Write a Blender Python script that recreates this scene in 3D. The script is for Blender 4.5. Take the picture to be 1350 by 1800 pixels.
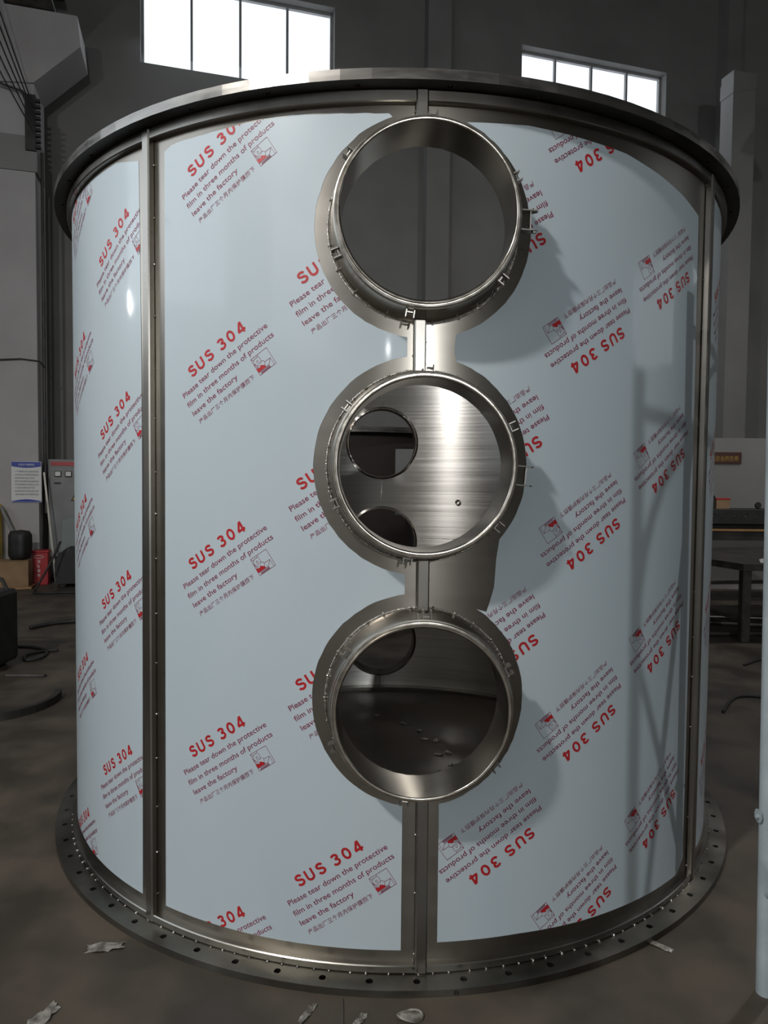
import bpy, math, random
from math import sin, cos, pi, radians, sqrt, atan2
from mathutils import Vector, Matrix
from mathutils.geometry import delaunay_2d_cdt, tessellate_polygon

random.seed(7)
SC = bpy.context.scene
COL = SC.collection
for o in list(bpy.data.objects):
    bpy.data.objects.remove(o)

# ------------------------------------------------------------------ camera
cam_d = bpy.data.cameras.new('camera')
cam_d.sensor_fit = 'VERTICAL'
cam_d.sensor_height = 36.0
cam_d.lens = 1206.2 / 1800 * 36.0
cam_d.clip_start = 0.05
cam_d.clip_end = 200
cam = bpy.data.objects.new('camera', cam_d)
COL.objects.link(cam)
PITCH, ROLL, YAW, CAM_D = -0.0428, 0.00964, -0.01161, 3.4998
fw = Vector((sin(YAW) * cos(PITCH), cos(YAW) * cos(PITCH), sin(PITCH)))
rt = fw.cross(Vector((0, 0, 1))).normalized()
up = rt.cross(fw)
rt, up = rt * cos(ROLL) + up * sin(ROLL), -rt * sin(ROLL) + up * cos(ROLL)
m = Matrix.Identity(4)
for i in range(3):
    m[i][0], m[i][1], m[i][2] = rt[i], up[i], -fw[i]
m.translation = Vector((0, -CAM_D, 1.5))
cam.matrix_world = m
SC.camera = cam

# ------------------------------------------------------------------ view, world
SC.view_settings.view_transform = 'Standard'
SC.view_settings.look = 'None'
SC.view_settings.gamma = 1.0
SC.view_settings.use_curve_mapping = False
SC.view_settings.exposure = 0.0
SC.cycles.sample_clamp_indirect = 4.0
SC.cycles.max_bounces = 8
world = bpy.data.worlds.new('overcast_sky')
SC.world = world
world.use_nodes = True
bg = world.node_tree.nodes['Background']
bg.inputs[0].default_value = (0.86, 0.93, 1.0, 1)
bg.inputs[1].default_value = 1.5


def lamp(name, kind, loc, power, color=(1, 1, 1), size=0.1, target=None, size_y=None, spread=None):
    d = bpy.data.lights.new(name, kind)
    d.energy = power
    d.color = color
    if kind == 'AREA':
        d.shape = 'RECTANGLE' if size_y else 'DISK'
        d.size = size
        if size_y:
            d.size_y = size_y
        if spread:
            d.spread = spread
    elif kind in ('POINT', 'SPOT'):
        d.shadow_soft_size = size
    o = bpy.data.objects.new(name, d)
    COL.objects.link(o)
    o.location = loc
    if target is not None:
        o.rotation_euler = (Vector(target) - Vector(loc)).to_track_quat('-Z', 'Y').to_euler()
    return o


# key: high bay lamp up on the left in front of the tank; two weaker lamps further off
KEY = (-3.3, -5.3, 6.1)
lamp('high_bay_light', 'POINT', KEY, 1080, (1.0, 0.97, 0.94), 0.17)
lamp('added_wall_light', 'POINT', (5.5, 2.6, 6.6), 340, (1.0, 0.97, 0.94), 0.17)  # added unseen lamp to brighten the end wall behind the tank
lamp('far_lamp_light', 'POINT', (-0.45, -15.5, 4.6), 90, (0.95, 0.98, 1.0), 0.13)
lamp('right_lamp_light', 'POINT', (2.4, -15.0, 4.15), 1250, (0.95, 0.98, 1.0), 0.10)
lamp('side_lamp_light', 'POINT', (-10.6, -0.3, 4.35), 900, (0.95, 0.98, 1.0), 0.22)

# ------------------------------------------------------------------ hall frame
WD = Vector((0.961, 0.277, 0)).normalized()     # along the end wall
WN = Vector((WD.y, -WD.x, 0))                   # out of the end wall, into the hall
W0 = Vector((0.814, 9.203, 0))
HM = Matrix.Translation(W0) @ Matrix(((WD.x, WN.x, 0, 0), (WD.y, WN.y, 0, 0), (0, 0, 1, 0), (0, 0, 0, 1)))


def hp(s, f, z):
    """hall coordinates (along end wall, out from end wall, height) to world"""
    return W0 + WD * s + WN * f + Vector((0, 0, z))


# daylight through the windows of the two long walls
lamp('window_daylight', 'AREA', hp(-11.6, 9.5, 5.2), 70, (0.78, 0.88, 1.0), 6.0, hp(0, 8.0, 1.5), 2.6)
lamp('window_daylight', 'AREA', hp(-11.6, 18.5, 5.2), 30, (0.78, 0.88, 1.0), 6.0, hp(0, 12.0, 1.5), 2.6)
lamp('window_daylight', 'AREA', hp(11.0, 14.0, 5.6), 6, (0.85, 0.92, 1.0), 6.0, hp(0, 10.0, 1.5), 2.6)
lamp('window_daylight', 'AREA', hp(-3.55, 0.25, 8.95), 30, (0.85, 0.92, 1.0), 3.0, hp(-3.3, 9, 1.0), 1.3)
lamp('window_daylight', 'AREA', hp(3.15, 0.25, 8.95), 30, (0.85, 0.92, 1.0), 3.0, hp(3.0, 9, 1.0), 1.3)


# ------------------------------------------------------------------ materials
def new_mat(name):
    mt = bpy.data.materials.new(name)
    mt.use_nodes = True
    nt = mt.node_tree
    return mt, nt, nt.nodes['Principled BSDF']


def node(nt, kind, **kw):
    n = nt.nodes.new(kind)
    for k, v in kw.items():
        setattr(n, k, v)
    return n


def mat(name, c1, c2=None, rough=0.6, metal=0.0, scale=6.0, stretch=(1, 1, 1), bump=0.0, rough2=None,
        detail=5.0, spec=0.5, contrast=(0.35, 0.65), coat=0.0, bump_scale=None):
    mt, nt, b = new_mat(name)
    c2 = c2 or c1
    tc = node(nt, 'ShaderNodeTexCoord')
    mp = node(nt, 'ShaderNodeMapping')
    mp.inputs['Scale'].default_value = stretch
    nz = node(nt, 'ShaderNodeTexNoise')
    nz.inputs['Scale'].default_value = scale
    nz.inputs['Detail'].default_value = detail
    rp = node(nt, 'ShaderNodeValToRGB')
    rp.color_ramp.elements[0].position = contrast[0]
    rp.color_ramp.elements[1].position = contrast[1]
    rp.color_ramp.elements[0].color = (*c1, 1)
    rp.color_ramp.elements[1].color = (*c2, 1)
    L = nt.links.new
    L(tc.outputs['Object'], mp.inputs[0])
    L(mp.outputs[0], nz.inputs[0])
    L(nz.outputs[0], rp.inputs[0])
    L(rp.outputs[0], b.inputs['Base Color'])
    b.inputs['Metallic'].default_value = metal
    b.inputs['Specular IOR Level'].default_value = spec
    b.inputs['Coat Weight'].default_value = coat
    b.inputs['Coat Roughness'].default_value = 0.07
    if rough2 is None:
        b.inputs['Roughness'].default_value = rough
    else:
        mr = node(nt, 'ShaderNodeMapRange')
        mr.inputs['From Min'].default_value = 0.3
        mr.inputs['From Max'].default_value = 0.7
        mr.inputs['To Min'].default_value = rough
        mr.inputs['To Max'].default_value = rough2
        L(nz.outputs[0], mr.inputs[0])
        L(mr.outputs[0], b.inputs['Roughness'])
    if bump:
        bp = node(nt, 'ShaderNodeBump')
        bp.inputs['Strength'].default_value = bump
        bp.inputs['Distance'].default_value = 0.01
        src = nz
        if bump_scale:
            src = node(nt, 'ShaderNodeTexNoise')
            src.inputs['Scale'].default_value = bump_scale
            src.inputs['Detail'].default_value = 6
            L(mp.outputs[0], src.inputs[0])
        L(src.outputs[0], bp.inputs['Height'])
        L(bp.outputs[0], b.inputs['Normal'])
    return mt


STEEL = mat('brushed_stainless', (0.29, 0.265, 0.23), (0.325, 0.30, 0.262), 0.28, 1.0, 1.6, (1, 1, 9), 0.0, 0.30, contrast=(0.3, 0.7))
STEEL_IN = mat('brushed_stainless_inside', (0.52, 0.505, 0.475), (0.66, 0.645, 0.615), 0.28, 1.0, 0.9, (1, 1, 80), 0.02, 0.36, contrast=(0.25, 0.75), detail=8)
STEEL_PIPE = mat('ground_stainless', (0.40, 0.37, 0.325), (0.47, 0.44, 0.395), 0.22, 1.0, 9, (1, 1, 1), 0.015, 0.27)
STEEL_LIP = mat('turned_stainless', (0.50, 0.46, 0.40), (0.62, 0.58, 0.52), 0.16, 1.0, 30, (1, 1, 1), 0.03, 0.26)
STEEL_BAR = mat('drawn_stainless', (0.26, 0.245, 0.22), (0.33, 0.315, 0.285), 0.26, 1.0, 4, (1, 1, 0.4), 0.02, 0.38)
FLANGE = mat('flange_steel', (0.17, 0.162, 0.14), (0.27, 0.26, 0.23), 0.30, 1.0, 5, (1, 1, 1), 0.12, 0.48)
FLANGE_EDGE = mat('flange_top_steel', (0.21, 0.20, 0.185), (0.33, 0.315, 0.29), 0.24, 1.0, 5, (1, 1, 6), 0.06, 0.36)
FLANGE_RAW_SHADE = mat('shaded_raw_underside', (0.035, 0.034, 0.031), (0.060, 0.058, 0.053), 0.42, 0.7, 6, (1, 1, 1), 0.06, 0.55)  # unfinished plate, with the shade under the flange put into its colour
WELD = mat('weld_steel', (0.30, 0.28, 0.25), (0.75, 0.73, 0.70), 0.22, 1.0, 160, (1, 1, 1), 0.5)
FILM = mat('protective_film', (0.455, 0.535, 0.575), (0.490, 0.560, 0.595), 0.38, 0.0, 2.2, (1, 1, 0.35), 0.01, 0.46, spec=0.4, coat=0.35, bump_scale=9)
INK_RED = mat('red_print', (0.40, 0.010, 0.014), (0.46, 0.014, 0.018), 0.45, 0, 20)
INK_MAROON = mat('maroon_print', (0.19, 0.022, 0.060), (0.24, 0.028, 0.072), 0.45, 0, 20)
MARKER = mat('black_marker', (0.012, 0.012, 0.012), None, 0.5)
CONCRETE = mat('concrete_floor', (0.042, 0.034, 0.025), (0.088, 0.069, 0.050), 0.40, 0, 2.6, (1, 1, 1), 0.25, 0.75, detail=9, bump_scale=7, contrast=(0.42, 0.62))
PLASTER = mat('grey_plaster', (0.17, 0.168, 0.160), (0.215, 0.212, 0.203), 0.9, 0, 0.7, (1, 1, 1), 0.1)
PLASTER_L = mat('pale_plaster', (0.33, 0.315, 0.31), (0.39, 0.375, 0.37), 0.9, 0, 0.8, (1, 1, 1), 0.1)
PLASTER_M = mat('mid_plaster', (0.19, 0.188, 0.18), (0.225, 0.222, 0.215), 0.9, 0, 0.9, (1, 1, 1), 0.1)
FRAME_W = mat('window_frame_paint', (0.30, 0.30, 0.30), (0.36, 0.36, 0.36), 0.5)
BLACK = mat('black_rubber', (0.010, 0.010, 0.010), (0.018, 0.018, 0.017), 0.6, 0, 12)
DARK = mat('dark_painted_metal', (0.020, 0.019, 0.018), (0.040, 0.037, 0.034), 0.5, 0.2, 6)
DARK_STEEL = mat('mill_steel', (0.055, 0.050, 0.045), (0.11, 0.10, 0.09), 0.5, 0.6, 7, bump=0.1)
CABINET = mat('cabinet_grey', (0.17, 0.175, 0.17), (0.20, 0.205, 0.20), 0.5, 0, 3)
GREEN_GREY = mat('grey_green_sheet', (0.12, 0.145, 0.14), (0.15, 0.175, 0.17), 0.5, 0, 3)
RED = mat('red_paint', (0.33, 0.015, 0.02), (0.40, 0.02, 0.025), 0.4, 0, 6)
WHITE = mat('white_print', (0.62, 0.62, 0.60), None, 0.6)
GREY_INK = mat('grey_print', (0.20, 0.21, 0.22), None, 0.6)
BLUE = mat('blue_print', (0.012, 0.03, 0.28), None, 0.4)
YELLOW = mat('yellow_paint', (0.50, 0.32, 0.015), (0.60, 0.40, 0.02), 0.5, 0, 5)
CARD = mat('cardboard', (0.20, 0.125, 0.065), (0.26, 0.165, 0.088), 0.85, 0, 5)
WOOD = mat('wooden_strip', (0.24, 0.13, 0.05), (0.34, 0.19, 0.08), 0.6, 0, 5, (1, 8, 8))
SCAF = mat('scaffold_paint', (0.33, 0.38, 0.40), (0.42, 0.47, 0.49), 0.45, 0.1, 9, bump=0.05)
PLASTIC = mat('crumpled_clear_plastic', (0.10, 0.09, 0.075), (0.34, 0.32, 0.29), 0.2, 0, 30, bump=0.5)
GOLD = mat('gold_print', (0.30, 0.19, 0.03), None, 0.6)
MAROON_SIGN = mat('dark_red_sign', (0.055, 0.018, 0.012), None, 0.6)
RUST = mat('primer_red_brown', (0.012, 0.0075, 0.005), (0.020, 0.012, 0.009), 0.7, 0, 3)

# clear window glass
for _m, _a in ((STEEL, 0.5), (STEEL_IN, 0.85)):
    _n = _m.node_tree
    _c = _n.nodes.new('ShaderNodeCombineXYZ')
    _c.inputs[2].default_value = 1.0
    _p = _n.nodes['Principled BSDF']
    _n.links.new(_c.outputs[0], _p.inputs['Tangent'])
    _p.inputs['Anisotropic'].default_value = _a
GLASS, _nt, _b = new_mat('window_glass')
_tr = node(_nt, 'ShaderNodeBsdfTransparent')
_gl = node(_nt, 'ShaderNodeBsdfGlossy')
_gl.inputs['Roughness'].default_value = 0.02
_mx = node(_nt, 'ShaderNodeMixShader')
_mx.inputs[0].default_value = 0.06
_nt.links.new(_tr.outputs[0], _mx.inputs[1])
_nt.links.new(_gl.outputs[0], _mx.inputs[2])
_nt.links.new(_mx.outputs[0], _nt.nodes['Material Output'].inputs[0])


# ------------------------------------------------------------------ mesh helpers
class MB:
    def __init__(s):
        s.v, s.f, s.mi = [], [], []

    def add(s, vs, fs, mi=0):
        o = len(s.v)
        s.v += [tuple(v) for v in vs]
        s.f += [tuple(i + o for i in f) for f in fs]
        s.mi += [mi] * len(fs)

    def box(s, lo, hi, M=None, mi=0, bev=0.0):
        x0, y0, z0 = lo
        x1, y1, z1 = hi
        if bev <= 0:
            vs = [(x, y, z) for z in (z0, z1) for y in (y0, y1) for x in (x0, x1)]
            fs = [(0, 2, 3, 1), (4, 5, 7, 6), (0, 1, 5, 4), (2, 6, 7, 3), (0, 4, 6, 2), (1, 3, 7, 5)]
        else:
            b = min(bev, (x1 - x0) * .45, (y1 - y0) * .45, (z1 - z0) * .45)
            def ring(z, i):
                return [(x0 + i, y0 + b, z), (x0 + b, y0 + i, z), (x1 - b, y0 + i, z), (x1 - i, y0 + b, z),
                        (x1 - i, y1 - b, z), (x1 - b, y1 - i, z), (x0 + b, y1 - i, z), (x0 + i, y1 - b, z)]
            vs = ring(z0, b * .6) + ring(z0 + b, 0) + ring(z1 - b, 0) + ring(z1, b * .6)
            fs = [tuple(range(7, -1, -1)), tuple(range(24, 32))]
            for k in range(3):
                for j in range(8):
                    a, c = k * 8 + j, k * 8 + (j + 1) % 8
                    fs.append((a, c, c + 8, a + 8))
        if M is not None:
            vs = [M @ Vector(v) for v in vs]
        s.add(vs, fs, mi)

    def tube(s, pts, r, n=8, cap=True, mi=0, closed=False):
        pts = [Vector(p) for p in pts]
        k = len(pts)
        rs = r if isinstance(r, (list, tuple)) else [r] * k
        vs, prev = [], None
        for i, p in enumerate(pts):
            if closed:
                t = (pts[(i + 1) % k] - pts[i - 1]).normalized()
            else:
                t = (pts[min(i + 1, k - 1)] - pts[max(i - 1, 0)]).normalized()
            if prev is None:
                a = t.orthogonal().normalized()
            else:
                a = (prev - t * prev.dot(t))
                a = a.normalized() if a.length > 1e-6 else t.orthogonal().normalized()
            prev = a
            b = t.cross(a)
            for j in range(n):
                an = 2 * pi * j / n
                vs.append(p + (a * cos(an) + b * sin(an)) * rs[i])
        fs = []
        for i in range(k if closed else k - 1):
            for j in range(n):
                i2 = (i + 1) % k
                fs.append((i * n + j, i * n + (j + 1) % n, i2 * n + (j + 1) % n, i2 * n + j))
        if cap and not closed:
            fs.append(tuple(range(n - 1, -1, -1)))
            fs.append(tuple(range((k - 1) * n, k * n)))
        s.add(vs, fs, mi)

    def lathe(s, prof, M=None, n=96, mi=0, closed=False):
        """prof: (radius, z) pairs, about local z"""
        vs = []
        for r, z in prof:
            for j in range(n):
                a = 2 * pi * j / n
                v = Vector((r * cos(a), r * sin(a), z))
                vs.append(M @ v if M is not None else v)
        fs = []
        K = len(prof)
        for i in range(K if closed else K - 1):
            i2 = (i + 1) % K
            for j in range(n):
                j2 = (j + 1) % n
                fs.append((i * n + j, i * n + j2, i2 * n + j2, i2 * n + j))
        s.add(vs, fs, mi)

    def prism(s, poly, f0, f1, mi=0):
        """poly: 2D points; f0/f1 map (x,y) to 3D for the two faces"""
        n = len(poly)
        vs = [f0(*p) for p in poly] + [f1(*p) for p in poly]
        fs = [tuple(range(n - 1, -1, -1)), tuple(range(n, 2 * n))]
        for i in range(n):
            j = (i + 1) % n
            fs.append((i, j, n + j, n + i))
        s.add(vs, fs, mi)

    def build(s, name, mats, parent=None, smooth=False, angle=None):
        me = bpy.data.meshes.new(name)
        me.from_pydata([tuple(v) for v in s.v], [], s.f)
        for mt in (mats if isinstance(mats, (list, tuple)) else [mats]):
            me.materials.append(mt)
        if any(s.mi):
            me.polygons.foreach_set('material_index', s.mi)
        if smooth:
            me.polygons.foreach_set('use_smooth', [True] * len(me.polygons))
            if angle:
                me.set_sharp_from_angle(angle=radians(angle))
        me.update()
        o = bpy.data.objects.new(name, me)
        COL.objects.link(o)
        if parent:
            o.parent = parent
            o.matrix_parent_inverse = parent.matrix_world.inverted()
        return o


def tag(o, label=None, cat=None, group=None, kind=None):
    if label: o['label'] = label
    if cat: o['category'] = cat
    if group: o['group'] = group
    if kind: o['kind'] = kind
    return o


def empty(name, loc=(0, 0, 0), rot=(0, 0, 0)):
    o = bpy.data.objects.new(name, None)
    o.empty_display_size = 0.2
    COL.objects.link(o)
    o.location = loc
    o.rotation_euler = rot
    o.matrix_world = Matrix.LocRotScale(Vector(loc), __import__('mathutils').Euler(rot), Vector((1, 1, 1)))
    return o


def hall_box(mb, s0, s1, f0, f1, z0, z1, mi=0, bev=0):
    mb.box((min(s0, s1), min(f0, f1), z0), (max(s0, s1), max(f0, f1), z1), HM, mi, bev)


def box_obj(name, s0, s1, f0, f1, z0, z1, mt, parent=None, bev=0):
    b = MB()
    hall_box(b, s0, s1, f0, f1, z0, z1, 0, bev)
    return b.build(name, mt, parent)


def text_mesh(body, bold=0.0, spacing=1.0, res=3):
    """flat text as (verts, tris), unit size"""
    c = bpy.data.curves.new('t', 'FONT')
    c.body = body
    c.resolution_u = res
    c.offset = bold
    c.space_character = spacing
    o = bpy.data.objects.new('t', c)
    COL.objects.link(o)
    dg = bpy.context.evaluated_depsgraph_get()
    me = bpy.data.meshes.new_from_object(o.evaluated_get(dg))
    me.calc_loop_triangles()
    vs = [(v.co.x, v.co.y) for v in me.vertices]
    ts = [tuple(t.vertices) for t in me.loop_triangles]
    bpy.data.objects.remove(o)
    bpy.data.curves.remove(c)
    bpy.data.meshes.remove(me)
    return vs, ts


def fit_text(body, x0, x1, y, cap=None, bold=0.0, spacing=1.0, capchar=0.73, res=3):
    """place a line of text from x0 to x1 with its baseline at y; height follows cap if given"""
    vs, ts = text_mesh(body, bold, spacing, res)
    if not vs:
        return [], []
    a, b = min(v[0] for v in vs), max(v[0] for v in vs)
    sx = (x1 - x0) / (b - a)
    sy = cap / capchar if cap else sx
    return [(x0 + (v[0] - a) * sx, y + v[1] * sy) for v in vs], ts


# ================================================================== SETTING
# floor
fl = MB()
fl.box((-26, 0, -0.2), (26, 32, 0.0), HM @ Matrix.Translation((0, -0.3, 0)))
tag(fl.build('floor', CONCRETE), kind='structure')

HZ = 11.5
ZS, ZT = 8.22, 9.66
WIN_L = (-5.13, -1.96)
WIN_R = (1.58, 4.72)
ew = MB()
T0, T1 = -0.30, 0.0
hall_box(ew, -12, 12, T0, T1, 0, ZS)
hall_box(ew, -12, 12, T0, T1, ZT, HZ)
hall_box(ew, -12, WIN_L[0], T0, T1, ZS, ZT)
hall_box(ew, WIN_L[1], WIN_R[0], T0, T1, ZS, ZT)
hall_box(ew, WIN_R[1], 12, T0, T1, ZS, ZT)
tag(ew.build('wall_back', PLASTER), kind='structure')


def side_wall(name, s0, s1, wins, zs, zt, mt):
    b = MB()
    hall_box(b, s0, s1, 0, 30, 0, zs)
    hall_box(b, s0, s1, 0, 30, zt, HZ)
    last = 0
    for a, c in wins:
        hall_box(b, s0, s1, last, a, zs, zt)
        last = c
    hall_box(b, s0, s1, last, 30, zs, zt)
    return tag(b.build(name, mt), kind='structure')


SIDE_W = [(6.5, 12.5), (15.5, 21.5)]
side_wall('wall_left', -12.3, -12.0, SIDE_W, 3.9, 6.5, PLASTER_M)
side_wall('wall_right', 12.0, 12.3, [(11.0, 17.0)], 4.3, 6.9, PLASTER_M)
tag(box_obj('wall_front', -12.3, 12.3, 30, 30.3, 0, HZ, PLASTER_M), kind='structure')
tag(box_obj('ceiling', -12.3, 12.3, -0.3, 30.3, HZ, HZ + 0.2, PLASTER_M), kind='structure')

nwin = [0]


def window(axis, a0, a1, z0, z1, at, n=4, depth=0.06):
    """window_<n> with frame, mullions and panes; axis 's' lies in the end wall, 'f' in a side wall"""
    nwin[0] += 1
    def bx(mb, p0, p1, q0, q1, zz0, zz1):
        if axis == 's':
            hall_box(mb, p0, p1, q0, q1, zz0, zz1)
        else:
            hall_box(mb, q0, q1, p0, p1, zz0, zz1)
    e = empty('window_%d' % nwin[0], hp((a0 + a1) / 2, at, z0) if axis == 's' else hp(at, (a0 + a1) / 2, z0))
    tag(e, kind='structure')
    fr = MB()
    t = 0.045
    bx(fr, a0, a1, at - depth / 2, at + depth / 2, z0, z0 + t)
    bx(fr, a0, a1, at - depth / 2, at + depth / 2, z1 - t, z1)
    bx(fr, a0, a0 + t, at - depth / 2, at + depth / 2, z0, z1)
    bx(fr, a1 - t, a1, at - depth / 2, at + depth / 2, z0, z1)
    fr.build('window_frame', FRAME_W, e)
    w = (a1 - a0) / n
    for i in range(1, n):
        mb = MB()
        bx(mb, a0 + i * w - 0.02, a0 + i * w + 0.02, at - depth / 2, at + depth / 2, z0 + t, z1 - t)
        mb.build('mullion', FRAME_W, e)
    for i in range(n):
        mb = MB()
        bx(mb, a0 + i * w + (t if i == 0 else 0.02), a0 + (i + 1) * w - (t if i == n - 1 else 0.02), at - 0.003, at + 0.003, z0 + t, z1 - t)
        mb.build('pane', GLASS, e)
    return e


window('s', *WIN_L, ZS, ZT, -0.2)
window('s', *WIN_R, ZS, ZT, -0.2)
for a, c in SIDE_W:
    window('f', a, c, 3.9, 6.5, -12.15)
window('f', 11.0, 17.0, 4.3, 6.9, 12.15)

# centre pilaster and the two crane columns with their corbels
tag(box_obj('wall_pilaster', -0.33, 0.10, 0.0, 0.22, 0, HZ, PLASTER_M), kind='structure')

lc = empty('wall_column_left', hp(-6.9, 0.5, 0))
tag(lc, kind='structure')
box_obj('column_shaft', -7.5, -6.49, 0.35, 1.02, 0, HZ, PLASTER_L, lc)
cb = MB()
poly = [(-7.5, 8.12), (-5.91, 8.12), (-5.87, 7.70), (-6.49, 7.10), (-7.5, 7.0)]
cb.prism(poly, lambda s, z: hp(s, 0.36, z), lambda s, z: hp(s, 1.06, z))
cb.build('corbel', PLASTER_L, lc)
box_obj('shade_band', -9.5, -6.46, 0.5, 1.045, 5.87, 6.36, PLASTER_M, lc)  # grey box put in for the dark shade band across the column
gb = MB()
hall_box(gb, -6.85, -6.2, 0.3, 5.0, 8.13, 8.18)
hall_box(gb, -6.56, -6.5, 0.3, 5.0, 8.18, 8.75)
hall_box(gb, -6.85, -6.2, 0.3, 5.0, 8.75, 8.8)
gb.build('crane_rail_girder', DARK_STEEL, lc)

rc = empty('wall_column_right', hp(5.1, 0.8, 0))
tag(rc, kind='structure')
box_obj('column_shaft', 4.90, 5.38, 1.3, 1.6, 0, 8.85, PLASTER_M, rc)
cb = MB()
cb.prism([(4.89, 8.70), (5.39, 8.88), (5.39, 8.6), (4.89, 8.45)], lambda s, z: hp(s, 1.29, z), lambda s, z: hp(s, 1.612, z))
cb.build('corbel', PLASTER_M, rc)
tag(box_obj('wall_far_right', 5.9, 12.0, 0.0, 0.3, 0, HZ, PLASTER), kind='structure')

# low partition wall on the right
pw = MB()
pw.box((3.0, 6.50, 0), (9.5, 6.62, 2.19))
tag(pw.build('wall_partition', PLASTER), kind='structure')

# ================================================================== TANK
R = 1.476
TZ = 2.623            # underside of the top flange
NZ = [2.245, 1.549, 0.850]
NTH = radians(3.35)   # the row of nozzles
BZ = [1.785, 1.070, 0.350]
BTH = radians(183.0)
RN = 0.262

tank = empty('steel_tank', (0, 0, 0))
tag(tank, 'large round stainless steel tank wrapped in pale blue printed film with three round openings', 'tank')


def cyl(s, z, r=R):
    a = s / R
    return Vector((r * sin(a), -r * cos(a), z))


def inside(p, poly):
    x, y = p
    c = False
    n = len(poly)
    j = n - 1
    for i in range(n):
        xi, yi = poly[i]
        xj, yj = poly[j]
        if (yi > y) != (yj > y) and x < (xj - xi) * (y - yi) / (yj - yi) + xi:
            c = not c
        j = i
    return c


def cdt_fill(outline, holes, step, margin=0.008):
    """triangulate a flat outline with holes, with inner grid points so that it bends smoothly"""
    pts, edges = [], []
    for lp in [outline] + holes:
        o = len(pts)
        pts += [Vector(p) for p in lp]
        edges += [(o + i, o + (i + 1) % len(lp)) for i in range(len(lp))]
    xs = [p[0] for p in outline]
    ys = [p[1] for p in outline]
    x = min(xs) + step / 2
    while x < max(xs):
        y = min(ys) + 0.06
        while y < max(ys):
            if inside((x, y), outline) and not any(inside((x, y), h) for h in holes):
                if all((x - q.x) ** 2 + (y - q.y) ** 2 > margin ** 2 for q in pts[:len(edges)]):
                    pts.append(Vector((x, y)))
            y += 0.12
        x += step
    v, e, f, _, _, _ = delaunay_2d_cdt(pts, edges, [], 0, 1e-6)
    out = []
    for t in f:
        c = (sum(v[i][0] for i in t) / len(t), sum(v[i][1] for i in t) / len(t))
        if inside(c, outline) and not any(inside(c, h) for h in holes):
            out.append(tuple(t))
    return [(p[0], p[1]) for p in v], out


def wrap(mb, v, f, r, mi=0, flip=False):
    vs = [cyl(x, y, r) for x, y in v]
    # make faces point outwards
    ff = []
    for t in f:
        a, b, c = v[t[0]], v[t[1]], v[t[2]]
        ar = (b[0] - a[0]) * (c[1] - a[1]) - (b[1] - a[1]) * (c[0] - a[0])
        tt = t if (ar > 0) != flip else tuple(reversed(t))
        ff.append(tt)
    mb.add(vs, ff, mi)


def hole_ring(s0, z0, r, n=72):
    """the trace of a radial pipe of radius r on the unrolled wall"""
    out = []
    for k in range(n):
        a = 2 * pi * k / n
        u, w = r * cos(a), r * sin(a)
        out.append((s0 + R * math.asin(u / R), z0 + w))
    return out


SN, SB = NTH * R, (BTH - 2 * pi) * R   # BTH brought to (-177 deg)
SEAM_A, SEAM_B = -pi * R, pi * R
# shell in two half-shells so each stays a simple unrolled sheet
def shell_sheet(name, a, b, holes):
    outer = []
    nseg = 60
    for k in range(nseg + 1):
        outer.append((a + (b - a) * k / nseg, 0.0))
    for k in range(nseg + 1):
        outer.append((b - (b - a) * k / nseg, TZ))
    v, f = cdt_fill(outer, holes, 0.045)
    mb = MB()
    wrap(mb, v, f, R, 0)
    wrap(mb, v, f, R - 0.005, 1, True)
    # sheet edges
    n = len(outer)
    for lp, fl_ in [(outer, False)] + [(h, True) for h in holes]:
        k = len(lp)
        vs = [cyl(*p, R) for p in lp] + [cyl(*p, R - 0.005) for p in lp]
        mb.add(vs, [(i, (i + 1) % k, k + (i + 1) % k, k + i) for i in range(k)], 1)
    return mb.build(name, [STEEL, STEEL_IN], tank, smooth=True, angle=40)


h_front = [hole_ring(SN, z, RN - 0.001) for z in NZ]
h_back = [hole_ring(BTH * R, z, RN - 0.001) for z in BZ]
shell_sheet('shell_wall', radians(-90) * R, radians(90) * R, h_front)
shell_sheet('shell_wall', radians(90) * R, radians(270) * R, h_back)


def bolted_ring(name, r0, r1, z0, z1, nb, rb, hr, mt, phase=0.0, split=0.0):
    """flat ring with real bolt holes"""
    mb = MB()
    pitch = 2 * pi / nb
    H = 12
    for k in range(nb):
        a0 = phase + k * pitch
        am = a0 + pitch / 2
        # outer loop of the sector, as 12 points at the same bearings as the hole
        def pt(a, r):
            return (r * sin(a), -r * cos(a))
        outer = []
        corners = [(a0, r0), (a0 + pitch / 3, r0), (a0 + 2 * pitch / 3, r0), (a0 + pitch, r0),
                   (a0 + pitch, r0 + (r1 - r0) * .33), (a0 + pitch, r0 + (r1 - r0) * .66),
                   (a0 + pitch, r1), (a0 + 2 * pitch / 3, r1), (a0 + pitch / 3, r1), (a0, r1),
                   (a0, r0 + (r1 - r0) * .66), (a0, r0 + (r1 - r0) * .33)]
        cx, cy = pt(am, rb)
        outer = [pt(*c) for c in corners]
        holes_ = []
        for (x, y) in outer:
            d = Vector((x - cx, y - cy)).normalized() * hr
            holes_.append((cx + d.x, cy + d.y))
        vs = []
        for z in (z0, z1):
            vs += [(x, y, z) for x, y in outer] + [(x, y, z) for x, y in holes_]
        fs = []
        for j in range(H):
            j2 = (j + 1) % H
            fs.append((j, H + j, H + j2, j2))                       # bottom
            fs.append((2 * H + j, 2 * H + j2, 3 * H + j2, 3 * H + j))  # top
            fs.append((H + j, 3 * H + j, 3 * H + j2, H + j2))          # hole wall
        for j in (0, 1, 2, 6, 7, 8):
            fs.append((j, j + 1, 2 * H + j + 1, 2 * H + j))
        mb.add(vs, fs)
        n0 = len(mb.mi) - len(fs)
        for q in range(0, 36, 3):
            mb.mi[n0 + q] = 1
    o = mb.build(name, mt, tank)
    return o


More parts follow.
